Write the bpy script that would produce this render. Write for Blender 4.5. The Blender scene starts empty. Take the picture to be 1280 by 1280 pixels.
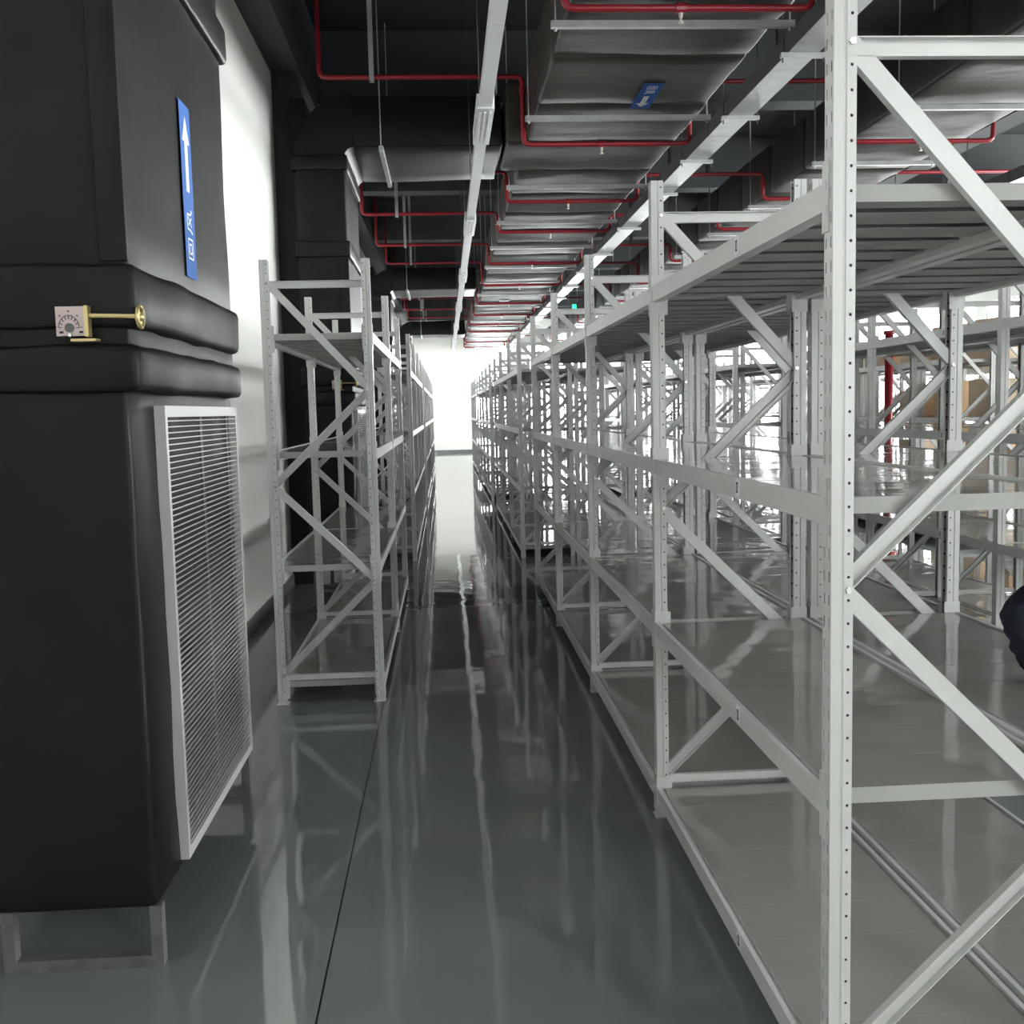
import bpy, math, random
from mathutils import Vector, Matrix, noise
random.seed(7)
SC = bpy.context.scene
COL = SC.collection

# ------------------------------------------------------------------ camera
F_PX, YAW, PITCH, ROLL, CAM_H = 1314.46, 0.0609, 0.0964, -0.0240, 1.6444
cd = bpy.data.cameras.new('camera')
cam = bpy.data.objects.new('camera', cd); COL.objects.link(cam)
cd.sensor_width = 36.0; cd.lens = 36.0 * F_PX / 1280.0
cd.clip_start = 0.05; cd.clip_end = 300
_f = Vector((math.sin(YAW) * math.cos(PITCH), math.cos(YAW) * math.cos(PITCH), -math.sin(PITCH)))
_r = Vector((math.cos(YAW), -math.sin(YAW), 0)); _u = _r.cross(_f)
_r2 = _r * math.cos(ROLL) + _u * math.sin(ROLL)
_u2 = -_r * math.sin(ROLL) + _u * math.cos(ROLL)
M = Matrix((_r2, _u2, -_f)).transposed().to_4x4()
M.translation = Vector((0, 0, CAM_H))
cam.matrix_world = M
SC.camera = cam

# ------------------------------------------------------------------ world: plain overcast daylight behind the windows
world = bpy.data.worlds.new('overcast_sky'); SC.world = world
world.use_nodes = True
bg = world.node_tree.nodes['Background']
bg.inputs[0].default_value = (0.98, 0.985, 1.0, 1); bg.inputs[1].default_value = 16.0

SC.view_settings.view_transform = 'Standard'
SC.view_settings.look = 'None'
SC.view_settings.gamma = 1.0
SC.view_settings.use_curve_mapping = False
SC.view_settings.exposure = 1.35
SC.cycles.max_bounces = 10
SC.cycles.diffuse_bounces = 5
SC.cycles.glossy_bounces = 5
SC.cycles.transparent_max_bounces = 12
SC.cycles.sample_clamp_indirect = 6.0
SC.cycles.caustics_reflective = False
SC.cycles.caustics_refractive = False

# room extents
XL, XR, YN, YF, ZC = -1.53, 15.0, -3.0, 42.3, 5.7
WIN_Z0, WIN_Z1 = 0.9, 4.3
WIN_RIGHT = [(-0.9 + 4.3 * k, -0.9 + 4.3 * k + 3.7) for k in range(10)]
WIN_FAR = [(1.2, 2.7), (3.3, 6.4), (7.2, 10.6), (11.2, 14.4)]
WIN_NEAR = [(3.2, 3.95)]

def portal(name, loc, rot, sx, sz):
    l = bpy.data.lights.new(name, 'AREA'); l.shape = 'RECTANGLE'; l.size = sx; l.size_y = sz
    l.cycles.is_portal = True
    o = bpy.data.objects.new(name, l); COL.objects.link(o); o.location = loc; o.rotation_euler = rot
WZ = (WIN_Z0 + WIN_Z1) / 2; WH = WIN_Z1 - WIN_Z0
for a, b in WIN_RIGHT: portal('window_daylight', (XR + 0.12, (a + b) / 2, WZ), (math.radians(90), 0, math.radians(90)), b - a, WH)
for a, b in WIN_FAR: portal('window_daylight', ((a + b) / 2, YF + 0.12, WZ), (math.radians(-90), 0, 0), b - a, WH)
for a, b in WIN_NEAR: portal('window_daylight', ((a + b) / 2, YN - 0.12, WZ), (math.radians(90), 0, 0), b - a, WH)

# ------------------------------------------------------------------ materials
def mat(name, col, rough=0.5, metal=0.0, spec=0.5, noise_amt=0.0, noise_scale=4.0, bump=0.0, bump_scale=3.0,
        stretch=(1, 1, 1), bump_dist=0.02, emit=None, coat=0.0):
    m = bpy.data.materials.new(name); m.use_nodes = True
    nt = m.node_tree; b = nt.nodes['Principled BSDF']
    b.inputs['Base Color'].default_value = (*col, 1); b.inputs['Roughness'].default_value = rough
    b.inputs['Metallic'].default_value = metal; b.inputs['Specular IOR Level'].default_value = spec
    b.inputs['Coat Weight'].default_value = coat; b.inputs['Coat Roughness'].default_value = 0.05
    if emit:
        b.inputs['Emission Color'].default_value = (*emit[0], 1); b.inputs['Emission Strength'].default_value = emit[1]
    if noise_amt or bump:
        g = nt.nodes.new('ShaderNodeNewGeometry')
        mp = nt.nodes.new('ShaderNodeMapping'); mp.inputs['Scale'].default_value = stretch
        nt.links.new(g.outputs['Position'], mp.inputs['Vector'])
    if noise_amt:
        n = nt.nodes.new('ShaderNodeTexNoise'); n.inputs['Scale'].default_value = noise_scale; n.inputs['Detail'].default_value = 6
        nt.links.new(mp.outputs[0], n.inputs['Vector'])
        r = nt.nodes.new('ShaderNodeMapRange')
        r.inputs['From Min'].default_value = 0.3; r.inputs['From Max'].default_value = 0.7
        r.inputs['To Min'].default_value = 1 - noise_amt; r.inputs['To Max'].default_value = 1 + noise_amt
        nt.links.new(n.outputs['Fac'], r.inputs['Value'])
        mx = nt.nodes.new('ShaderNodeMix'); mx.data_type = 'RGBA'; mx.blend_type = 'MULTIPLY'; mx.inputs[0].default_value = 1
        mx.inputs[6].default_value = (*col, 1)
        nt.links.new(r.outputs[0], mx.inputs[7]); nt.links.new(mx.outputs[2], b.inputs['Base Color'])
    if bump:
        n2 = nt.nodes.new('ShaderNodeTexNoise'); n2.inputs['Scale'].default_value = bump_scale; n2.inputs['Detail'].default_value = 2
        nt.links.new(mp.outputs[0], n2.inputs['Vector'])
        bp = nt.nodes.new('ShaderNodeBump'); bp.inputs['Strength'].default_value = bump; bp.inputs['Distance'].default_value = bump_dist
        nt.links.new(n2.outputs['Fac'], bp.inputs['Height']); nt.links.new(bp.outputs[0], b.inputs['Normal'])
    return m

MT = {
    'floor': mat('floor_epoxy', (0.20, 0.22, 0.208), 0.035, spec=0.6, noise_amt=0.06, noise_scale=1.5, bump=0.11, bump_scale=2.6, bump_dist=0.02),
    'joint': mat('floor_joint', (0.02, 0.022, 0.02), 0.6),
    'ceiling': mat('ceiling_paint', (0.030, 0.034, 0.036), 0.8, noise_amt=0.15),
    'beam_paint': mat('beam_paint', (0.055, 0.06, 0.064), 0.7),
    'white_wall': mat('white_wall', (0.80, 0.79, 0.76), 0.75, noise_amt=0.02, noise_scale=0.8),
    'skirting': mat('skirting_paint', (0.17, 0.18, 0.18), 0.35),
    'column': mat('black_column_paint', (0.02, 0.021, 0.023), 0.7),
    'frame': mat('window_frame_metal', (0.6, 0.6, 0.6), 0.4),
    'rack': mat('rack_powder_coat', (0.62, 0.62, 0.607), 0.3, noise_amt=0.03, noise_scale=6),
    'shelf': mat('shelf_gloss_coat', (0.31, 0.305, 0.288), 0.07, spec=0.7, noise_amt=0.03, noise_scale=5, bump=0.22, bump_scale=2.6, bump_dist=0.02, stretch=(0.7, 1.6, 1)),
    'panel_under': mat('panel_matt_underside', (0.42, 0.42, 0.405), 0.55, noise_amt=0.03, noise_scale=5),
    'rubber': mat('duct_insulation', (0.010, 0.0099, 0.0102), 0.40, spec=0.17, noise_amt=0.25, noise_scale=3, bump=0.15, bump_scale=5, bump_dist=0.02),
    'rubber_brown': mat('hung_duct_insulation', (0.048, 0.040, 0.034), 0.52, noise_amt=0.3, noise_scale=2.5, bump=0.16, bump_scale=4, bump_dist=0.03, stretch=(1, 2, 1)),
    'galv': mat('galvanised_steel', (0.52, 0.53, 0.54), 0.35, metal=0.35, noise_amt=0.12, noise_scale=9),
    'trunk': mat('trunking_lit_white', (0.80, 0.81, 0.82), 0.3, noise_amt=0.04, noise_scale=9),  # whitened so the galvanised trunking reads as brightly lit
    'tray_dark': mat('tray_side_steel', (0.06, 0.065, 0.07), 0.5),
    'red': mat('red_pipe_paint', (0.30, 0.016, 0.028), 0.35),
    'brass': mat('sprinkler_metal', (0.75, 0.72, 0.66), 0.3, metal=0.5),
    'zinc': mat('yellow_zinc', (0.62, 0.50, 0.24), 0.3, metal=0.7),
    'dial': mat('dial_face', (0.55, 0.44, 0.44), 0.4),
    'black': mat('black_print', (0.02, 0.02, 0.02), 0.5),
    'white': mat('white_print', (0.85, 0.86, 0.86), 0.5),
    'blue': mat('blue_sticker', (0.005, 0.10, 0.40), 0.6),
    'white_paint': mat('grille_white', (0.62, 0.61, 0.60), 0.35),
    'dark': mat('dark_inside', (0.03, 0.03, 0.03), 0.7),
    'stand': mat('stand_angle_steel', (0.13, 0.13, 0.127), 0.5, noise_amt=0.3, noise_scale=14),
    'navy': mat('navy_cloth', (0.012, 0.016, 0.034), 0.8, noise_amt=0.25, noise_scale=20, bump=0.4, bump_scale=14),
    'carton': mat('carton_board', (0.72, 0.50, 0.31), 0.7, noise_amt=0.08, noise_scale=3),
    'carton2': mat('pale_carton_board', (0.80, 0.64, 0.48), 0.7, noise_amt=0.08, noise_scale=3),
    'tape': mat('carton_tape', (0.62, 0.52, 0.38), 0.3),
    'exit': mat('exit_sign_green', (0.02, 0.5, 0.2), 0.4, emit=((0.02, 0.9, 0.35), 1.2)),
    'fix': mat('lamp_white', (0.8, 0.8, 0.8), 0.4),
    'bolt': mat('bolt_zinc', (0.8, 0.8, 0.78), 0.25, metal=0.6),
}
# window pane: clear thin glass
gm = bpy.data.materials.new('window_glass'); gm.use_nodes = True
nt = gm.node_tree; nt.nodes.clear()
o_ = nt.nodes.new('ShaderNodeOutputMaterial'); mx_ = nt.nodes.new('ShaderNodeMixShader'); mx_.inputs[0].default_value = 0.06
t_ = nt.nodes.new('ShaderNodeBsdfTransparent'); t_.inputs[0].default_value = (0.96, 0.98, 0.97, 1)
g_ = nt.nodes.new('ShaderNodeBsdfGlossy'); g_.inputs['Roughness'].default_value = 0.02
nt.links.new(t_.outputs[0], mx_.inputs[1]); nt.links.new(g_.outputs[0], mx_.inputs[2]); nt.links.new(mx_.outputs[0], o_.inputs[0])
MT['glass'] = gm

# ------------------------------------------------------------------ mesh helpers
class MB:
    def __init__(s): s.v = []; s.f = []
    def add(s, vs, fs):
        n = len(s.v); s.v += [tuple(p) for p in vs]; s.f += [tuple(i + n for i in f) for f in fs]; return s
    def box(s, x0, x1, y0, y1, z0, z1):
        return s.add([(x0, y0, z0), (x1, y0, z0), (x1, y1, z0), (x0, y1, z0), (x0, y0, z1), (x1, y0, z1), (x1, y1, z1), (x0, y1, z1)],
                     [(0, 3, 2, 1), (4, 5, 6, 7), (0, 1, 5, 4), (1, 2, 6, 5), (2, 3, 7, 6), (3, 0, 4, 7)])
    def quad(s, a, b, c, d): return s.add([a, b, c, d], [(0, 1, 2, 3)])
    def prism(s, poly, fn0, fn1):
        # poly: 2-D loop, fn maps a 2-D point to 3-D at either end
        n = len(poly); vs = [fn0(p) for p in poly] + [fn1(p) for p in poly]
        return s.add(vs, [(i, (i + 1) % n, n + (i + 1) % n, n + i) for i in range(n)] + [tuple(range(n))[::-1], tuple(range(n, 2 * n))])
    def cyl(s, a, b, r, n=8, r2=None):
        a, b = Vector(a), Vector(b); d = (b - a).normalized(); r2 = r if r2 is None else r2
        t = Vector((0, 0, 1)) if abs(d.z) < 0.9 else Vector((1, 0, 0))
        u = d.cross(t).normalized(); w = d.cross(u)
        vs = [a + (u * math.cos(2 * math.pi * k / n) + w * math.sin(2 * math.pi * k / n)) * r for k in range(n)]
        vs += [b + (u * math.cos(2 * math.pi * k / n) + w * math.sin(2 * math.pi * k / n)) * r2 for k in range(n)]
        return s.add(vs, [(i, (i + 1) % n, n + (i + 1) % n, n + i) for i in range(n)] + [tuple(range(n))[::-1], tuple(range(n, 2 * n))])
    def tube(s, pts, r, n=8, bend=0.0, seg=4):
        P = [Vector(p) for p in pts]
        if bend:
            Q = [P[0]]
            for a, b, c in zip(P, P[1:], P[2:]):
                d1 = (a - b).normalized(); d2 = (c - b).normalized()
                p0 = b + d1 * min(bend, (a - b).length * .45); p2 = b + d2 * min(bend, (c - b).length * .45)
                for k in range(seg + 1):
                    t = k / seg; Q.append(p0 * (1 - t) ** 2 + b * 2 * t * (1 - t) + p2 * t * t)
            Q.append(P[-1]); P = Q
        rings = []; up = None
        for i, p in enumerate(P):
            d = (P[min(i + 1, len(P) - 1)] - P[max(i - 1, 0)]).normalized()
            if up is None:
                t = Vector((0, 0, 1)) if abs(d.z) < 0.9 else Vector((0, 1, 0)); up = d.cross(t).normalized()
            up = (up - d * up.dot(d)).normalized(); w = d.cross(up)
            rings.append([p + (up * math.cos(2 * math.pi * k / n) + w * math.sin(2 * math.pi * k / n)) * r for k in range(n)])
        vs = [v for rg in rings for v in rg]; fs = []
        for i in range(len(P) - 1):
            for k in range(n): fs.append((i * n + k, i * n + (k + 1) % n, (i + 1) * n + (k + 1) % n, (i + 1) * n + k))
        fs += [tuple(range(n))[::-1], tuple(range((len(P) - 1) * n, len(P) * n))]
        return s.add(vs, fs)
    def rbox(s, x0, x1, y0, y1, z0, z1, r=0.02, step=0.2, amp=0.0, freq=2.5, seed=0.0):
        # rounded, slightly lumpy box (wrapped insulation)
        def div(a, b):
            n = max(1, int(round((b - a) / step))); out = [a, a + r * .35, a + r]
            lo, hi = a + r, b - r
            out += [lo + (hi - lo) * k / n for k in range(1, n)]
            return out + [hi, b - r * .35, b]
        xs, ys, zs = div(x0, x1), div(y0, y1), div(z0, z1)
        idx = {}
        def vid(p):
            k = tuple(round(c, 5) for c in p)
            if k not in idx:
                q = Vector(p); c = Vector((min(max(q.x, x0 + r), x1 - r), min(max(q.y, y0 + r), y1 - r), min(max(q.z, z0 + r), z1 - r)))
                d = q - c
                if d.length > 1e-9: q = c + d.normalized() * r
                if amp:
                    nrm = d.normalized() if d.length > 1e-9 else Vector((0, 0, 0))
                    q = q + nrm * amp * noise.noise(Vector((q.x * freq + seed, q.y * freq - seed, q.z * freq + 3.1)))
                idx[k] = len(s.v); s.v.append(tuple(q))
            return idx[k]
        def grid(A, B, fn, flip):
            for i in range(len(A) - 1):
                for j in range(len(B) - 1):
                    f = [vid(fn(A[i], B[j])), vid(fn(A[i + 1], B[j])), vid(fn(A[i + 1], B[j + 1])), vid(fn(A[i], B[j + 1]))]
                    s.f.append(tuple(f[::-1] if flip else f))
        grid(xs, ys, lambda a, b: (a, b, z0), True); grid(xs, ys, lambda a, b: (a, b, z1), False)
        grid(xs, zs, lambda a, b: (a, y0, b), False); grid(xs, zs, lambda a, b: (a, y1, b), True)
        grid(ys, zs, lambda a, b: (x0, a, b), True); grid(ys, zs, lambda a, b: (x1, a, b), False)
        return s
    def mesh(s, name, m, smooth=False):
        me = bpy.data.meshes.new(name); me.from_pydata(s.v, [], s.f)
        if m is not None: me.materials.append(MT[m])
        if smooth:
            for p in me.polygons: p.use_smooth = True
        me.update(); return me

def link(name, me, parent=None, loc=(0, 0, 0), rz=0.0):
    o = bpy.data.objects.new(name, me); COL.objects.link(o)
    o.location = loc
    if rz: o.rotation_euler = (0, 0, rz)
    if parent is not None: o.parent = parent
    return o
def part(name, mb, m, parent=None, loc=(0, 0, 0), smooth=False): return link(name, mb.mesh(name, m, smooth), parent, loc)
def thing(name, label, cat, loc=(0, 0, 0), group=None):
    o = bpy.data.objects.new(name, None); COL.objects.link(o); o.location = loc; o.empty_display_size = 0.1
    o['label'] = label; o['category'] = cat
    if group: o['group'] = group
    return o
def tag(o, label, cat, group=None):
    o['label'] = label; o['category'] = cat
    if group: o['group'] = group
    return o
def struct(name, mb, m, label=None, cat=None, smooth=False):
    o = part(name, mb, m, smooth=smooth); o['kind'] = 'structure'
    if label: o['label'] = label
    if cat: o['category'] = cat
    return o
ORD = ['nearest', 'second', 'third', 'fourth', 'fifth', 'sixth', 'seventh', 'eighth', 'ninth', 'tenth', 'eleventh', 'twelfth',
       'thirteenth', 'fourteenth', 'fifteenth', 'sixteenth', 'seventeenth', 'eighteenth', 'nineteenth', 'twentieth', 'twenty-first']

# ------------------------------------------------------------------ the room
JX = -0.40   # saw-cut joint in the floor
mb = MB(); mb.box(XL - .2, JX - .0025, YN - .2, YF + .2, -0.12, 0).box(JX + .0025, XR + .2, YN - .2, YF + .2, -0.12, 0)
fl = struct('floor', mb, 'floor', 'glossy grey-green epoxy floor with a saw-cut joint', 'floor')
part('floor_joint', MB().box(JX - .0025, JX + .0025, YN, YF, -0.12, -0.006), 'joint', fl)
ce = struct('ceiling', MB().box(XL - .2, XR + .2, YN - .2, YF + .2, ZC, ZC + .2), 'ceiling', 'dark painted concrete ceiling above the ducts', 'ceiling')
for y in (2.6, 7.2, 11.7, 16.2, 20.7, 25.2, 29.7, 34.2, 38.7):
    part('ceiling_beam', MB().box(XL, XR, y, y + .35, 4.95, ZC), 'beam_paint', ce)
part('edge_beam', MB().box(XL, XL + .27, YN, YF, 4.84, ZC), 'beam_paint', ce)
part('cross_beam', MB().box(6.6, 6.95, YN, YF, 4.9, ZC), 'beam_paint', ce)
wl = struct('wall_left', MB().box(XL - .2, XL, YN, YF, 0, ZC), 'white_wall', 'white painted wall along the left of the aisle', 'wall')
part('column', MB().box(XL, -1.33, 10.28, 10.85, 0, ZC), 'column', wl)
part('column', MB().box(XL, -1.33, 25.0, 25.6, 0, ZC), 'column', wl)

def wall_open(axis, wins, a0, a1):
    # solid wall boxes around window openings; returns list of (u0,u1,z0,z1)
    out = []; cur = a0
    for a, b in wins:
        out.append((cur, a, 0, ZC)); out.append((a, b, 0, WIN_Z0)); out.append((a, b, WIN_Z1, ZC)); cur = b
    out.append((cur, a1, 0, ZC)); return out
mb = MB()
for a, b, z0, z1 in wall_open('y', WIN_RIGHT, YN, YF): mb.box(XR, XR + .2, a, b, z0, z1)
struct('wall_right', mb, 'white_wall', 'white wall with a row of tall bright windows far right', 'wall')
mb = MB()
for a, b, z0, z1 in wall_open('x', WIN_FAR, XL - .2, XR + .2): mb.box(a, b, YF, YF + .2, z0, z1)
struct('wall_far', mb, 'white_wall', 'bright white end wall closing the aisle', 'wall')
mb = MB()
for a, b, z0, z1 in wall_open('x', WIN_NEAR, XL - .2, XR + .2): mb.box(a, b, YN - .2, YN, z0, z1)
struct('wall_near', mb, 'white_wall', 'white wall with one window behind the camera', 'wall')
struct('baseboard_left', MB().box(XL, XL + .014, YN, YF, 0, .11), 'skirting', 'grey-green painted skirting along the left wall', 'baseboard')
struct('baseboard_far', MB().box(XL, XR, YF - .014, YF, 0, .12), 'skirting', 'grey painted skirting along the end wall', 'baseboard')
wn = 0
def window(a, b, side):
    global wn; wn += 1
    fr = MB(); pane = []
    def put(mbx, u0, u1, z0, z1, d0, d1):
        if side == 'right': mbx.box(XR + d0, XR + d1, u0, u1, z0, z1)
        elif side == 'far': mbx.box(u0, u1, YF + d0, YF + d1, z0, z1)
        else: mbx.box(u0, u1, YN - d1, YN - d0, z0, z1)
    w = .06
    put(fr, a, b, WIN_Z0, WIN_Z0 + w, .03, .09); put(fr, a, b, WIN_Z1 - w, WIN_Z1, .03, .09)
    put(fr, a, a + w, WIN_Z0 + w, WIN_Z1 - w, .03, .09); put(fr, b - w, b, WIN_Z0 + w, WIN_Z1 - w, .03, .09)
    for k in (1, 2):
        u = a + (b - a) * k / 3; put(fr, u - .025, u + .025, WIN_Z0 + w, WIN_Z1 - w, .03, .09)
    put(fr, a + w, b - w, 3.2, 3.25, .03, .09)
    o = struct('window_%d' % wn, fr, 'frame', 'tall grey framed window, number %s in the %s wall' % (ORD[{'right': wn - 1, 'far': wn - 11, 'near': wn - 15}[side]], side), 'window')
    g = MB(); put(g, a + w, b - w, WIN_Z0 + w, WIN_Z1 - w, .055, .061)
    part('pane', g, 'glass', o)
for a, b in WIN_RIGHT: window(a, b, 'right')
for a, b in WIN_FAR: window(a, b, 'far')
for a, b in WIN_NEAR: window(a, b, 'near')

# ------------------------------------------------------------------ racks
P, Y0, HT, D = 1.8972, 2.1817, 2.5, 0.605
LEVELS = (0.125, 0.796, 1.443, 2.102)

def upright(detail):
    m = MB()
    fl_path = [(.048, .012), (.048, .025), (.028, .025), (.0255, .022), (.0225, .022), (.020, .025), (0.0, .025)]
    for s in (-1, 1):
        for (a, b), (c, d) in zip(fl_path, fl_path[1:]):
            if detail and (a, c) == (.048, .028): continue
            m.quad((a, s * b, 0), (c, s * d, 0), (c, s * d, HT), (a, s * b, HT))
    if not detail:
        m.quad((0, -.025, 0), (0, .025, 0), (0, .025, HT), (0, -.025, HT))
    else:
        n = 50
        for s in (-1, 1):
            y = s * .025
            for k in range(n):
                z0, z1 = k * .05, (k + 1) * .05; cx, cz = .038, z0 + .025
                outer = [(.048, cz), (.048, z1), (cx, z1), (.028, z1), (.028, cz), (.028, z0), (cx, z0), (.048, z0)]
                inner = [(cx + .0036 * math.cos(a * math.pi / 4), cz + .0036 * math.sin(a * math.pi / 4)) for a in range(8)]
                vs = [(p[0], y, p[1]) for p in outer] + [(p[0], y, p[1]) for p in inner] + [(p[0], y - s * .002, p[1]) for p in inner]
                fs = [(i, (i + 1) % 8, 8 + (i + 1) % 8, 8 + i) for i in range(8)] + [(8 + i, 8 + (i + 1) % 8, 16 + (i + 1) % 8, 16 + i) for i in range(8)]
                m.add(vs, fs)
        for a, b in ((-.025, -.0155), (-.0105, .0105), (.0155, .025)): m.quad((0, a, 0), (0, b, 0), (0, b, HT), (0, a, HT))
        for a, b in ((-.0155, -.0105), (.0105, .0155)):
            m.quad((0, a, 0), (0, b, 0), (0, b, .014), (0, a, .014))
            for k in range(n):
                z0 = k * .05 + .036
                m.quad((0, a, z0), (0, b, z0), (0, b, min(z0 + .028, HT)), (0, a, min(z0 + .028, HT)))
    return m.mesh('upright', 'rack')
UP_NEAR, UP_FAR = upright(True), upright(False)
def hole_shade_mesh():  # dark discs and strips painting the shade inside the upright's holes and slots
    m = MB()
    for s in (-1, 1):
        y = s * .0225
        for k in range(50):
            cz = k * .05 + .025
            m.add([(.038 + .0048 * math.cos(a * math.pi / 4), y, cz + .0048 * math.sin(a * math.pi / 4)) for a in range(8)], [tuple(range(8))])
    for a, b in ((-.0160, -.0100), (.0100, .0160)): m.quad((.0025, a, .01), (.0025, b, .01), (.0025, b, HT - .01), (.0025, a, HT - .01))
    return m.mesh('hole_shade', 'dark')
HOLE_SHADE = hole_shade_mesh()
FOOT = MB().box(-.008, .062, -.034, .034, 0, .004).mesh('foot_plate', 'rack')
BL = P - .054
def beam_mesh():
    poly = [(0, 0), (.014, 0), (.014, -.014), (.040, -.014), (.040, -.058), (0, -.058)]
    m = MB(); m.prism(poly, lambda p: (p[0], 0, p[1]), lambda p: (p[0], BL, p[1])); return m.mesh('beam', 'rack')
BEAM = beam_mesh()
def conn_mesh():
    m = MB(); m.box(-.0035, .060, 0, .004, -.105, .042); m.box(-.0035, -.0005, -.030, 0, -.105, .042)
    m.box(-.0050, -.0035, -.022, -.017, -.02, .0); m.box(-.0050, -.0035, -.022, -.017, -.07, -.05)
    return m.mesh('connector', 'rack')
CONN = conn_mesh()
NP = 9; PW = (P - .062) / NP
def panel_mesh(w, name='shelf_panel', mid=True):
    x0, x1 = .028, D - .028; t = -.003; m = MB()
    m.box(x0, x1, .0006, w - .0006, t - .0015, t)
    a, b = .043, D - .043
    for y in (.0006, w - .0021): m.box(a, b, y, y + .0015, t - .036, t - .0015)
    for y in (.0021, w - .0741): m.box(a, b, y, y + .072, t - .036, t - .0345)
    m.box(x0, x0 + .0015, .0006, w - .0006, t - .0105, t - .0015); m.box(x1 - .0015, x1, .0006, w - .0006, t - .0105, t - .0015)
    me = m.mesh(name, 'shelf'); me.materials.append(MT['panel_under'])
    for k, p in enumerate(me.polygons): p.material_index = 0 if k == 1 else 1
    return me
PANEL = panel_mesh(PW)
def deck_far():
    x0, x1 = .028, D - .028; t = -.003; w = P - .062
    m = MB(); m.box(x0, x1, 0, w, t - .0015, t)
    for k in range(5): m.box(.043, D - .043, w * k / 4 - (.0015 if k == 4 else 0), w * k / 4 + (.0015 if k < 4 else 0), t - .036, t - .0015)
    me = m.mesh('shelf_deck', 'shelf'); me.materials.append(MT['panel_under'])
    for k, p in enumerate(me.polygons): p.material_index = 0 if k == 1 else 1
    return me
DECK = deck_far()
def channel(x0, z0, x1, z1, flip, w=.040, dp=.022, t=.0022):
    d = Vector((x1 - x0, 0, z1 - z0)); L = d.length; d.normalize(); n = Vector((-d.z, 0, d.x))
    s = -1 if not flip else 1      # web on the near side, or on the far side
    poly = [(-w / 2, -dp / 2), (w / 2, -dp / 2), (w / 2, dp / 2), (w / 2 - t, dp / 2), (w / 2 - t, -dp / 2 + t), (-w / 2 + t, -dp / 2 + t), (-w / 2 + t, dp / 2), (-w / 2, dp / 2)]
    A = Vector((x0, 0, z0)); B = Vector((x1, 0, z1)); m = MB()
    fn = lambda o: (lambda p: tuple(o + n * p[0] + Vector((0, -s * p[1] if flip else p[1], 0))))
    def mk(o): return lambda p: tuple(o + n * p[0] + Vector((0, (-p[1] if flip else p[1]), 0)))
    m.prism(poly, mk(A), mk(B)); return m
BR = [channel(.040, 2.372, D - .04, 1.80, False).mesh('brace', 'rack'), channel(.040, 1.262, D - .04, 1.765, True).mesh('brace', 'rack'),
      channel(.040, 1.235, D - .04, .715, False).mesh('brace', 'rack'), channel(.040, .175, D - .04, .685, True).mesh('brace', 'rack')]
TIE = [channel(.049, 2.365, D - .049, 2.365, True).mesh('cross_tie', 'rack'), channel(.049, .152, D - .049, .152, False, w=.03).mesh('cross_tie', 'rack')]
BOLT = MB().cyl((0, -.031, 0), (0, -.025, 0), .0075, 6).mesh('bolt', 'bolt')
STK = MB().box(-.0016, 0, -.018, .018, -.024, .024).mesh('shelf_label', 'white')
def mark_mesh():
    m = MB()
    for a, b, c, d in ((-.009, -.004, -.015, .015), (.004, .009, -.015, .015), (-.004, .004, .010, .015), (-.004, .004, -.015, -.010)):
        m.box(-.0022, -.0016, a, b, c, d)
    return m.mesh('label_mark', 'black')
MARK = mark_mesh()

def rack(i0, i1, x0, label, near=False, stickers=(), group='pale grey longspan shelving runs', panels=None):
    panels = near if panels is None else panels
    root = thing('shelving_rack', label, 'shelving', (x0, Y0 + i0 * P, 0), group)
    n = i1 - i0
    for k in range(n + 1):
        y = k * P
        det = near and (i0 + k) <= 3
        for bx, rz in ((0, 0), (D, math.pi)):
            u = link('upright', UP_NEAR if det else UP_FAR, root, (bx, y, 0), rz)
            if near: link('foot_plate', FOOT, u)
            if det: link('hole_shade', HOLE_SHADE, u)
        for b in BR: link('brace', b, root, (0, y, 0))
        for t in TIE: link('cross_tie', t, root, (0, y, 0))
        if near and (i0 + k) <= 2:
            for bx, bz in ((.038, 2.37), (.038, 1.248), (.038, .165), (D - .038, 1.782), (D - .038, .70)): link('bolt', BOLT, root, (bx, y, bz))
    for k in range(n):
        y = k * P
        for li, z in enumerate(LEVELS):
            for bx, rz, by in ((0, 0, y + .027), (D, math.pi, y + P - .027)):
                b = link('beam', BEAM, root, (bx, by, z), rz)
                if near:
                    link('connector', CONN, b, (0, -.0015, 0))
                    c = link('connector', CONN, b, (0, BL + .0015, 0)); c.scale = (1, -1, 1)
                if bx == 0 and k in stickers:
                    s = link('shelf_label', STK, b, (0, BL * .36, -.027)); link('label_mark', MARK, root, (bx, by + BL * .36, z - .027))
            if panels:
                for j in range(NP): link('shelf_panel', PANEL, root, (0, y + .031 + j * PW, z))
            else:
                link('shelf_deck', DECK, root, (0, y + .031, z))
    return root

BLK = [(0, 4), (5, 8), (9, 12), (13, 16)]
bn = ['first', 'second', 'third', 'farthest']
rack(0, 4, .805, 'pale grey steel shelving run beside the camera, right edge of the aisle', True, (0,))
rack(0, 4, 1.432, 'pale grey shelving run back to back behind the nearest right-hand run', True)
rack(2, 4, -.9995, 'grey steel shelving run at left of the aisle, nearest to the black duct', True)
for q in (1, 2, 3):
    a, b = BLK[q]
    rack(a, b, .805, '%s pale shelving run along the right edge of the aisle' % bn[q], panels=(q == 1))
    rack(a, b, 1.432, '%s shelving run back to back behind the right aisle-edge run' % bn[q])
    rack(a, b, -.965, '%s pale shelving run along the left edge of the aisle' % bn[q], panels=(q == 1))
rowname = {3.22: 'third row from the aisle', 3.847: 'fourth row from the aisle', 5.63: 'fifth row from the aisle', 6.257: 'sixth row from the aisle',
           8.04: 'seventh row from the aisle', 8.667: 'eighth row from the aisle'}
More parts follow.
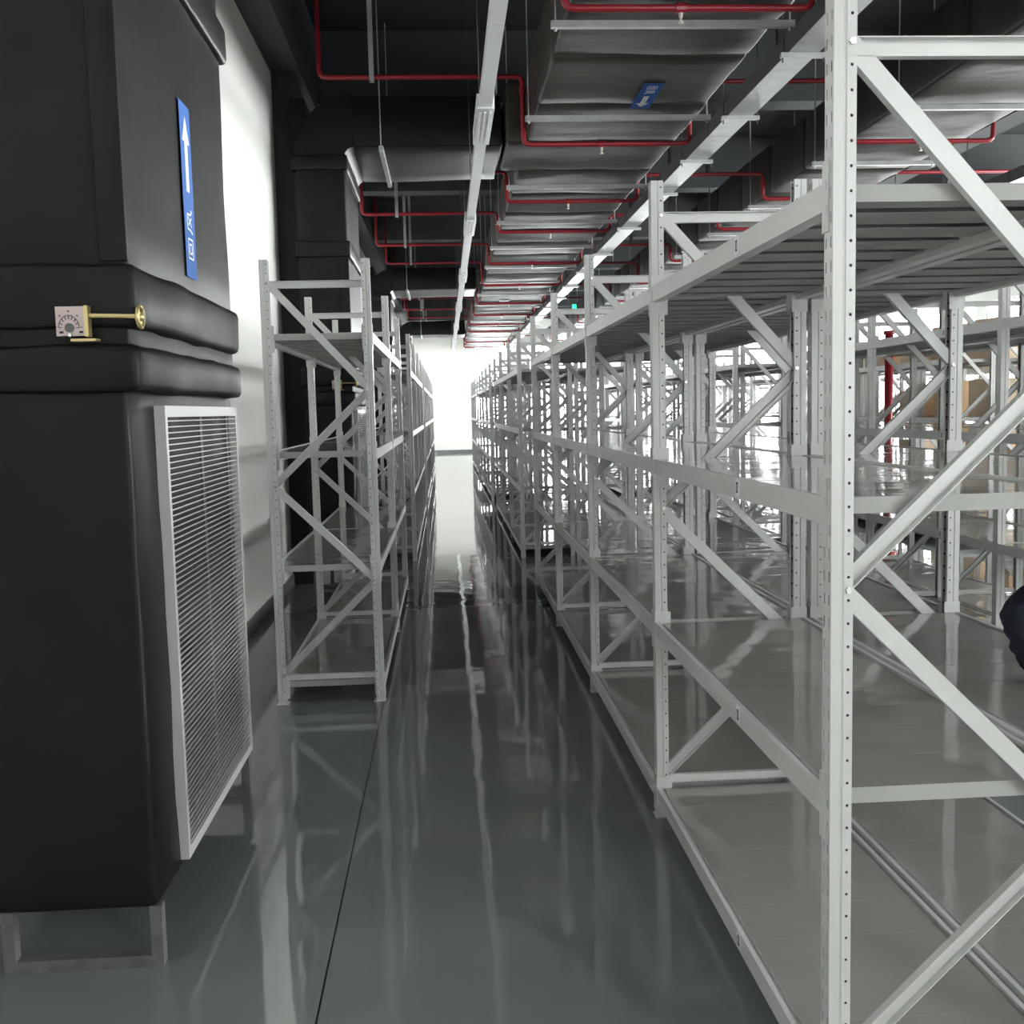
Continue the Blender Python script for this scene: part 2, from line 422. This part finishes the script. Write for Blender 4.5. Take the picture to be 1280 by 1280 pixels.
for x0, nm in rowname.items():
    for q in range(4):
        a, b = BLK[q]
        if q == 0: a = 1 if x0 < 5 else 2
        rack(a, b, x0, '%s shelving run in the %s' % (bn[q], nm), stickers=((1, 2) if x0 == 3.22 and q == 0 else ()), near=False, panels=(q == 0 and x0 < 4))

# ------------------------------------------------------------------ return-air ducts down the left wall
def stroke(m, a, b, w, fn):
    a, b = Vector(a), Vector(b); d = (b - a).normalized(); n = Vector((-d.y, d.x)) * w / 2
    m.prism([a + n, a - n, b - n, b + n], lambda p: fn(p[0], p[1], 0.0004), lambda p: fn(p[0], p[1], 0.0012))
def glyph_hui(fn, u, v, s):      # 回
    m = MB()
    for a in (0.36, 0.17):
        h = a * s; c = [(u - h, v - h), (u + h, v - h), (u + h, v + h), (u - h, v + h)]
        for k in range(4): stroke(m, c[k], c[(k + 1) % 4], .07 * s, fn)
    return m
def glyph_feng(fn, u, v, s):     # 风
    m = MB(); q = lambda x, y: (u + x * s, v + y * s)
    for a, b in (((-.30, .36), (-.32, -.05)), ((-.32, -.05), (-.42, -.40)), ((-.30, .36), (.24, .36)), ((.24, .36), (.26, -.15)), ((.26, -.15), (.40, -.38)),
                 ((.40, -.38), (.42, -.20)), ((-.16, .22), (.16, -.28)), ((.16, .22), (-.18, -.28))):
        stroke(m, q(*a), q(*b), .07 * s, fn)
    return m
def arrow_sticker(parent, fn, L, W):
    # fn(u, v, h): u along the arrow, v across, h off the surface
    m = MB(); m.prism([(0, -W / 2), (L, -W / 2), (L, W / 2), (0, W / 2)], lambda p: fn(p[0], p[1], -.0004), lambda p: fn(p[0], p[1], .0004))
    lab = part('flow_label', m, 'blue', parent); lab['label'] = 'blue sticker with a white arrow and two white characters'
    a = MB(); h = .16 * W; ht = lambda p: fn(p[0], p[1], .0004); hb = lambda p: fn(p[0], p[1], .0014)
    a.prism([(.50 * L, -h * .8), (.78 * L, -h * .8), (.78 * L, h * .8), (.50 * L, h * .8)], ht, hb)
    a.prism([(.78 * L, -h * 2.0), (.93 * L, 0), (.78 * L, h * 2.0)], ht, hb)
    part('arrow', a, 'white', lab)
    part('character', glyph_hui(fn, .17 * L, 0, W * .62), 'white', lab)
    part('character', glyph_feng(fn, .33 * L, 0, W * .62), 'white', lab)

def wall_duct(yf, xr, label, near=False, zb=4.08, xc=.77, w=.5, ly=1.46):
    root = thing('return_air_duct', label, 'duct', (xr, yf, 0), 'insulated return-air ducts dropping down the left wall')
    st = .12 if near else .35
    xl = -w
    # angle-steel stand
    for x in (-.045 - .0, xl + .02):
        for y in (.0, ly - .05): part('stand_leg', MB().box(x, x + .035, y, y + .008, .036, .19).box(x + .027, x + .035, y + .008, y + .04, .036, .19), 'stand', root)
    for y in (.0, ly - .05): part('stand_rail', MB().box(xl + .02, -.010, y, y + .04, 0, .036), 'stand', root)
    s0 = yf
    part('lower_box', MB().rbox(xl - .01, -.020, 0, ly, .184, 1.74, .022, st, .010, 3, s0), 'rubber', root, smooth=True)
    part('band', MB().rbox(xl - .03, .022, -.026, ly + .03, 1.725, 1.855, .022, st, .014, 4, s0 + 1), 'rubber', root, smooth=True)
    part('neck', MB().rbox(xl - .01, -.004, -.004, ly + .004, 1.84, 1.93, .01, st, .004, 3, s0 + 2), 'rubber', root, smooth=True)
    part('band', MB().rbox(xl - .03, .026, -.028, ly + .03, 1.905, 2.085, .028, st, .014, 4, s0 + 3), 'rubber', root, smooth=True)
    part('upper_box', MB().rbox(xl, 0, 0, ly, 2.07, 3.92, .02, st, .006, 2.5, s0 + 4), 'rubber', root, smooth=True)
    part('band', MB().rbox(xl - .03, .028, -.028, ly + .03, 3.09, 3.24, .022, st, .010, 4, s0 + 5), 'rubber', root, smooth=True)
    part('band', MB().rbox(xl - .03, .028, -.028, ly + .03, 3.87, 4.01, .022, st, .010, 4, s0 + 6), 'rubber', root, smooth=True)
    # elbow
    r0 = .09; r1 = r0 + w; m = MB(); n = 10; vs = []
    for k in range(n + 1):
        a = math.pi - k / n * math.pi / 2; c, s = math.cos(a), math.sin(a)
        for r, y in ((r0, 0), (r1, 0), (r1, ly), (r0, ly)): vs.append((r0 + r * c, y, zb - r0 + r * s))
    fs = []
    for k in range(n):
        for j in range(4): fs.append((4 * k + j, 4 * k + (j + 1) % 4, 4 * k + 4 + (j + 1) % 4, 4 * k + 4 + j))
    fs += [(0, 1, 2, 3), tuple(range(4 * n, 4 * n + 4))]
    m.add(vs, fs); part('elbow', m, 'rubber', root)
    part('elbow_gusset', MB().box(xl - .03, xl + .1, .10, ly, 3.98, 4.55), 'rubber', root)
    L = xc - xr
    part('branch_duct', MB().rbox(r0 - .02, L, 0, ly, zb, zb + w, .02, .3, .03, 1.2, s0), 'rubber', root, smooth=True)
    part('hanger_channel', MB().box(.32, .36, -.06, ly + .06, zb - .05, zb - .005), 'galv', root)
    for y in (-.045, ly + .045): part('hanger_rod', MB().cyl((.34, y, zb - .06), (.34, y, ZC), .006, 6), 'galv', root)
    part('seam_strip', MB().rbox(-.075, .004, -.009, .004, 2.09, 3.09, .004, .2, .004, 3, s0), 'rubber', root, smooth=True)
    # return grille on the aisle side
    gy0, gy1, gz0, gz1 = .27, 1.40, .215, 1.685; fx0, fx1 = -.022, .012; fw = .036
    g = MB(); g.box(fx0, fx1, gy0, gy1, gz1 - fw, gz1).box(fx0, fx1, gy0, gy1, gz0, gz0 + fw).box(fx0, fx1, gy0, gy0 + fw * .7, gz0 + fw, gz1 - fw).box(fx0, fx1, gy1 - fw * .7, gy1, gz0 + fw, gz1 - fw)
    gr = part('grille', g, 'white_paint', root); gr['label'] = 'white louvred return-air grille'
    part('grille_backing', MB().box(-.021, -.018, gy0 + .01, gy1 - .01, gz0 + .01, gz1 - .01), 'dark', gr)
    for y in (gy0 + .07, (gy0 + gy1) / 2, gy1 - .11): part('grille_bar', MB().box(-.017, -.012, y, y + .035, gz0 + fw, gz1 - fw), 'stand', gr)
    ns = 74 if near else 50
    pz = (gz1 - gz0 - 2 * fw) / ns; hz = pz * .36
    sl = MB().prism([(.003, 0), (.009, 0), (.009, .0034), (.003, .0034)], lambda p: (p[0], gy0 + fw * .7, p[1]), lambda p: (p[0], gy1 - fw * .7, p[1])).mesh('slat', 'white_paint')
    for k in range(ns): link('slat', sl, gr, (0, 0, gz0 + fw + pz * (k + .25)))
    # damper quadrant: dial plate, rod, handwheel
    dx, dz = -.145, 1.918; dy = -.055
    dl = part('damper_dial', MB().box(dx - .043, dx + .043, dy, dy + .012, dz - .038, dz + .043), 'dial', root); dl['label'] = 'square dial plate with a black scale'
    part('dial_edge', MB().box(dx + .034, dx + .045, dy - .001, dy + .03, dz - .040, dz + .045), 'zinc', dl)
    sc = MB()
    fnf = lambda u, v, h: (dx + u, dy - h, dz + v)
    for k in range(9):
        a = math.pi * (k / 8 * .95 + .02); c, s = math.cos(a), math.sin(a)
        stroke(sc, (-.008 + .020 * c, -.018 + .026 * s), (-.008 + .028 * c, -.018 + .036 * s), .0022, fnf)
        if k < 8:
            a2 = math.pi * ((k + 1) / 8 * .95 + .02)
            stroke(sc, (-.008 + .029 * c, -.018 + .037 * s), (-.008 + .029 * math.cos(a2), -.018 + .037 * math.sin(a2)), .0018, fnf)
        if k % 2 == 0: stroke(sc, (-.008 + .034 * c, -.018 + .046 * s), (-.008 + .036 * c, -.018 + .050 * s), .005, fnf)
    for x in (-.034, .02): stroke(sc, (x, -.028), (x + .010, -.028), .006, fnf)
    part('dial_scale', sc, 'black', dl)
    part('dial_hub', MB().cyl((dx - .006, dy - .004, dz - .016), (dx - .006, dy, dz - .016), .013, 12), 'stand', dl)
    part('dial_screw', MB().cyl((dx - .004, dy - .010, dz - .036), (dx - .004, dy, dz - .036), .005, 8), 'bolt', dl)
    part('dial_bracket', MB().box(dx - .01, dx + .06, dy + .012, 0, dz - .052, dz - .045), 'zinc', dl)
    part('damper_rod', MB().cyl((dx + .04, dy + .012, dz + .018), (.036, dy + .012, dz + .014), .0065, 8), 'zinc', root)
    hw = MB(); cx = .040
    hw.tube([(cx, dy + .012 + .03 * math.cos(2 * math.pi * k / 16), dz + .012 + .03 * math.sin(2 * math.pi * k / 16)) for k in range(17)], .006, 6)
    hw.cyl((cx - .012, dy + .012, dz + .012), (cx + .01, dy + .012, dz + .012), .014, 10)
    for k in range(3):
        a = 2 * math.pi * k / 3 + .5; hw.cyl((cx, dy + .012, dz + .012), (cx, dy + .012 + .03 * math.cos(a), dz + .012 + .03 * math.sin(a)), .005, 6)
    w_ = part('handwheel', hw, 'zinc', root, smooth=True); w_['label'] = 'small brass-coloured handwheel'
    return root
d1 = wall_duct(3.09, -.885, 'big black insulated duct with white louvred grille at left foreground', True)
arrow_sticker(d1, lambda u, v, h: (.006 + h, .76 - v, 2.135 + u), .60, .15)
d2 = wall_duct(9.98, -.853, 'dark insulated duct dropping beside the white wall behind the left shelving', True, w=.46, xc=.60)
d3 = wall_duct(21.3, -1.02, 'second of the distant insulated ducts along the left wall', False, w=.42, xc=.69)
d4 = wall_duct(33.6, -1.02, 'farthest insulated duct dropping by the left wall', False, w=.42, xc=.69)

# ------------------------------------------------------------------ hung supply ducts
def hung_duct(x0, x1, z0, y0, y1, label, near_y, h=.55, wide=()):
    root = thing('hung_duct', label, 'duct', ((x0 + x1) / 2, y0, z0), 'insulated supply ducts hung under the ceiling')
    c = (x0 + x1) / 2; y = y0; k = 0
    while y < y1 - .1:
        L = min(1.16, y1 - y); st = .16 if y < 14 else .4
        ex = 0.0
        for a, b, e in wide:
            if a <= y + L / 2 <= b: ex = e
        m = MB().rbox(x0 - c - ex, x1 - c, y - y0 + .012, y - y0 + L - .012, 0, h, .03, st, .016, 2.2, k * 7.3 + x0)
        part('duct_section', m, 'rubber_brown', root, smooth=True)
        part('section_joint', MB().box(x0 - c + .03, x1 - c - .03, y - y0 + L - .03, y - y0 + L + .03, .035, h - .035), 'rubber', root)
        y += L; k += 1
    return root
hd = hung_duct(.815, 2.20, 4.08, 2.9, 41.2, 'wide brown-grey insulated duct hung over the aisle shelving', 10, wide=((9.9, 11.5, .18),))
arrow_sticker(hd, lambda u, v, h: (1.65 - 1.5075 + v, 8.10 - 2.9 + u, -.012 - h), .66, .16)
part('white_sticker', MB().box(1.28 - 1.5075, 1.5 - 1.5075, 20.6, 20.9, -.02, -.016), 'white', hd)
hd2 = hung_duct(3.80, 4.90, 4.06, 2.9, 41.2, 'dark insulated duct hung right of the cable trays', 10)
hd3 = hung_duct(9.2, 10.3, 4.06, 6, 41.2, 'far right insulated duct hung near the windows', 20)

def duct_hanger(x0, x1, y, z, label, grp):
    root = thing('duct_hanger', label, 'hanger', ((x0 + x1) / 2, y, z), grp)
    hx = (x1 - x0) / 2
    m = MB(); m.prism([(-.021, 0), (.021, 0), (.021, .041), (.010, .041), (.010, .037), (.0165, .037), (.0165, .004), (-.0165, .004), (-.0165, .037), (-.010, .037), (-.010, .041), (-.021, .041)],
                      lambda p: (-hx, p[0], -.05 + p[1]), lambda p: (hx, p[0], -.05 + p[1]))
    part('channel', m, 'galv', root)
    for x in (-hx + .03, hx - .03):
        rd = part('rod', MB().cyl((x, 0, -.07), (x, 0, ZC - z), .006, 6), 'galv', root)
        part('nut', MB().cyl((x, 0, -.066), (x, 0, -.052), .011, 6), 'bolt', rd)
ys = [6.80, 8.92, 11.60, 13.72, 15.80] + [17.9 + 2.1 * k for k in range(11)]
for k, y in enumerate(ys): duct_hanger(.73, 2.28, y, 4.065, '%s pale strut channel under the wide duct above the aisle' % ORD[k], 'strut hangers under the central duct')
ys2 = [6.5, 8.60, 10.55, 12.78] + [14.75 + 2.1 * k for k in range(9)]
for k, y in enumerate(ys2): duct_hanger(3.72, 4.98, y, 4.045, '%s pale strut channel under the dark right-hand duct' % ORD[k], 'strut hangers under the right-hand duct')

# ------------------------------------------------------------------ sprinkler pipes
def sprinkler(y, zl, label, xl=-1.0, rise=True):
    root = thing('sprinkler_pipe', label, 'pipe', (1.5, y, 3.97), 'red sprinkler pipes crossing under the ducts')
    z = lambda q: q - 3.97; X = lambda q: q - 1.5
    zr = zl - .05
    pts = [(X(xl), 0, z(5.35)), (X(xl), 0, z(zl)), (X(.76), 0, z(zl)), (X(.76), 0, 0), (X(2.238), 0, 0), (X(2.238), 0, z(zr)), (X(3.68), 0, z(zr)), (X(3.68), 0, 0), (X(5.02), 0, 0), (X(5.02), 0, z(zr)), (X(8.9), 0, z(zr))]
    part('pipe', MB().tube(pts, .022, 8, .06, 3), 'red', root, smooth=True)
    for x, zz in ((.76, zl - .12), (2.238, zl - .12), (3.68, zr - .12)): part('coupling', MB().cyl((X(x), 0, z(zz) - .03), (X(x), 0, z(zz) + .03), .031, 10), 'red', root)
    for x in (1.45, 4.35):
        hd_ = part('sprinkler_head', MB().cyl((X(x), 0, -.02), (X(x), 0, -.055), .011, 8).cyl((X(x), 0, -.055), (X(x), 0, -.08), .006, 6).cyl((X(x), 0, -.08), (X(x), 0, -.084), .016, 10), 'brass', root)
        part('tee', MB().cyl((X(x) - .03, 0, 0), (X(x) + .03, 0, 0), .029, 10), 'red', hd_)
    for x in (-.55, 3.05): part('pipe_hanger', MB().box(X(x) - .02, X(x) + .02, -.03, .03, z(zl) - .04, z(ZC)), 'tray_dark' if x > 0 else 'galv', root)
sp = [(6.35, 4.60), (9.50, 4.55), (12.05, 4.30), (14.05, 4.22), (17.0, 4.28)] + [(q, 4.4) for q in (19.9, 23.2, 26.0, 28.8, 31.2, 36.0, 38.8)]
for k, (y, zl) in enumerate(sp): sprinkler(y, zl, '%s red sprinkler pipe dipping under the ducts' % ORD[k])

# ------------------------------------------------------------------ cable trays
t1 = thing('busbar_trunking', 'slim pale trunking line running down the aisle below the ceiling', 'trunking', (.345, 3.0, 3.75))
y = 3.0; k = 0
while y < 39:
    part('trunking_length', MB().box(-.044, .044, y - 3, y - 3 + 2.99, 0, .075).box(-.046, .046, y - 3 + 1.48, y - 3 + 1.49, -.001, .076), 'trunk', t1); y += 3.0
for y in (8.05, 12.4, 17.0, 22.0, 27.0, 32, 37):
    j = part('joint_cover', MB().box(-.062, .062, y - 3 - .5, y - 3 + .5, -.012, .09), 'trunk', t1)
    part('joint_rib', MB().box(-.040, -.026, y - 3 - .42, y - 3 + .42, -.020, -.012).box(-.008, .008, y - 3 - .42, y - 3 + .42, -.020, -.012).box(.026, .040, y - 3 - .42, y - 3 + .42, -.020, -.012), 'trunk', j)
for y in (4.8, 7.2, 9.6, 12.2, 14.6, 17.2, 19.6, 23.0, 25.4, 27.8, 30.2, 32.6, 35.4, 37.8):
    for x in (-.058, .058): part('hanger_rod', MB().cyl((x, y - 3, -.012), (x, y - 3, ZC - 3.75), .004, 5), 'tray_dark', t1)
def tray(xc, z, label, bys, wd=.20):
    t = thing('cable_tray', label, 'cable tray', (xc, 3.0, z), 'galvanised cable trays')
    y = 3.0
    while y < 40:
        m = MB().box(-wd / 2, wd / 2, y - 3, y + 1.985 - 3, 0, .004)
        part('tray_floor', m, 'galv', t)
        for x in (-wd / 2, wd / 2 - .004): part('tray_side', MB().box(x, x + .004, y - 3, y + 1.985 - 3, .004, .12), 'tray_dark', t)
        y += 2.0
    part('tray_cover', MB().box(-wd / 2, wd / 2, 0, 37, .12, .124), 'tray_dark', t)
    for y in bys:
        b = part('bracket', MB().box(-wd / 2 - .05, wd / 2 + .05, y - 3 - .02, y - 3 + .02, -.030, -.002), 'galv', t)
        for x in (-wd / 2 - .035, wd / 2 + .035): part('hanger_rod', MB().cyl((x, y - 3, -.06), (x, y - 3, ZC - z), .005, 6), 'tray_dark', b)
tray(2.38, 3.90, 'galvanised cable tray running right of the wide central duct', [6.92, 8.38, 9.83, 11.3, 13.4] + [15.6 + 2 * k for k in range(12)], .20)
tray(6.1, 3.9, 'distant pale cable tray beyond the dark right-hand duct', [8.4 + 2 * k for k in range(14)], .22)

# ------------------------------------------------------------------ small things
# navy cloth bundle on the second row's shelf
def bundle():
    me = bpy.data.meshes.new('cloth_bundle'); vs = []; fs = []; nu, nv = 72, 44
    for j in range(nv + 1):
        t = j / nv; ph = math.pi * t
        for i in range(nu):
            a = 2 * math.pi * i / nu
            p = Vector((math.cos(a) * math.sin(ph), math.sin(a) * math.sin(ph), math.cos(ph)))
            r = 1 + .10 * noise.noise(p * 1.8 + Vector((4, 1, 2))) + .07 * noise.noise(p * 6)
            q = Vector((p.x * .20, p.y * .15, p.z * .200)) * r
            q.x *= 1.08 - .28 * max(0, -p.z)       # narrower at the base
            q.z = max(q.z + .165, .001); vs.append(tuple(q))
    for j in range(nv):
        for i in range(nu): fs.append((j * nu + i, j * nu + nu - nu + (i + 1) % nu, (j + 1) * nu + (i + 1) % nu, (j + 1) * nu + i))
    me.from_pydata(vs, [], fs); me.materials.append(MT['navy'])
    for p in me.polygons: p.use_smooth = True
    return me
bo = link('cloth_bundle', bundle(), None, (1.850, 2.95, LEVELS[1] - .003))
tag(bo, 'dark navy cloth bundle lying on a glossy grey shelf at the right edge', 'cloth')
# cartons on the racks towards the windows
def carton(x, y, z, sx, sy, sz, label, m='carton'):
    root = thing('carton', label, 'carton', (x, y, z), 'brown cartons on the far right shelves')
    part('box_body', MB().box(-sx / 2, sx / 2, -sy / 2, sy / 2, 0, sz), m, root)
    part('tape_strip', MB().box(-.03, .03, -sy / 2 - .001, sy / 2 + .001, sz, sz + .001).box(-.03, .03, -sy / 2 - .001, -sy / 2, sz - .12, sz), 'tape', root)
ci = 0
shn = ['bottom', 'second', 'third', 'top']
for x0, i0, i1 in ((5.63, 2, 4), (6.257, 2, 4), (6.257, 5, 8), (8.04, 5, 8)):
    for i in range(i0, i1):
        for li in (1, 2, 3):
            if random.random() < .30: continue
            sz = random.uniform(.3, .5); sy = random.uniform(.5, .8); n = random.choice((1, 2))
            for q in range(n):
                yy = Y0 + i * P + .48 + q * .92
                carton(x0 + D / 2, yy, LEVELS[li] - .002, .46, sy, sz,
                       '%s carton, %s half of %s bay, %s shelf, %s row from the aisle' % (('tan', 'pale')[ci % 2], ('near', 'far')[q], ORD[i], shn[li], rowname[x0].split()[0]), ('carton', 'carton2')[ci % 2])
                ci += 1
ex = thing('exit_sign', 'small green lit exit sign hanging far down the hall', 'sign', (3.3, 26.5, 4.02))
part('sign_body', MB().box(-.05, .05, 0, .04, 0, .22), 'exit', ex)
for x in (-.03, .03): part('sign_rod', MB().cyl((x, .02, .22), (x, .02, ZC - 4.02), .006, 6), 'tray_dark', ex)
rp = thing('fire_riser', 'red upright fire pipe post standing beyond the third shelving row', 'pipe', (4.72, 11.0, 0))
part('riser_pipe', MB().cyl((0, 0, 0), (0, 0, 2.35), .045, 12).cyl((0, 0, 2.35), (0, 0, 2.39), .06, 12), 'red', rp, smooth=True)
part('riser_flange', MB().cyl((0, 0, 0), (0, 0, .03), .10, 12), 'red', rp)
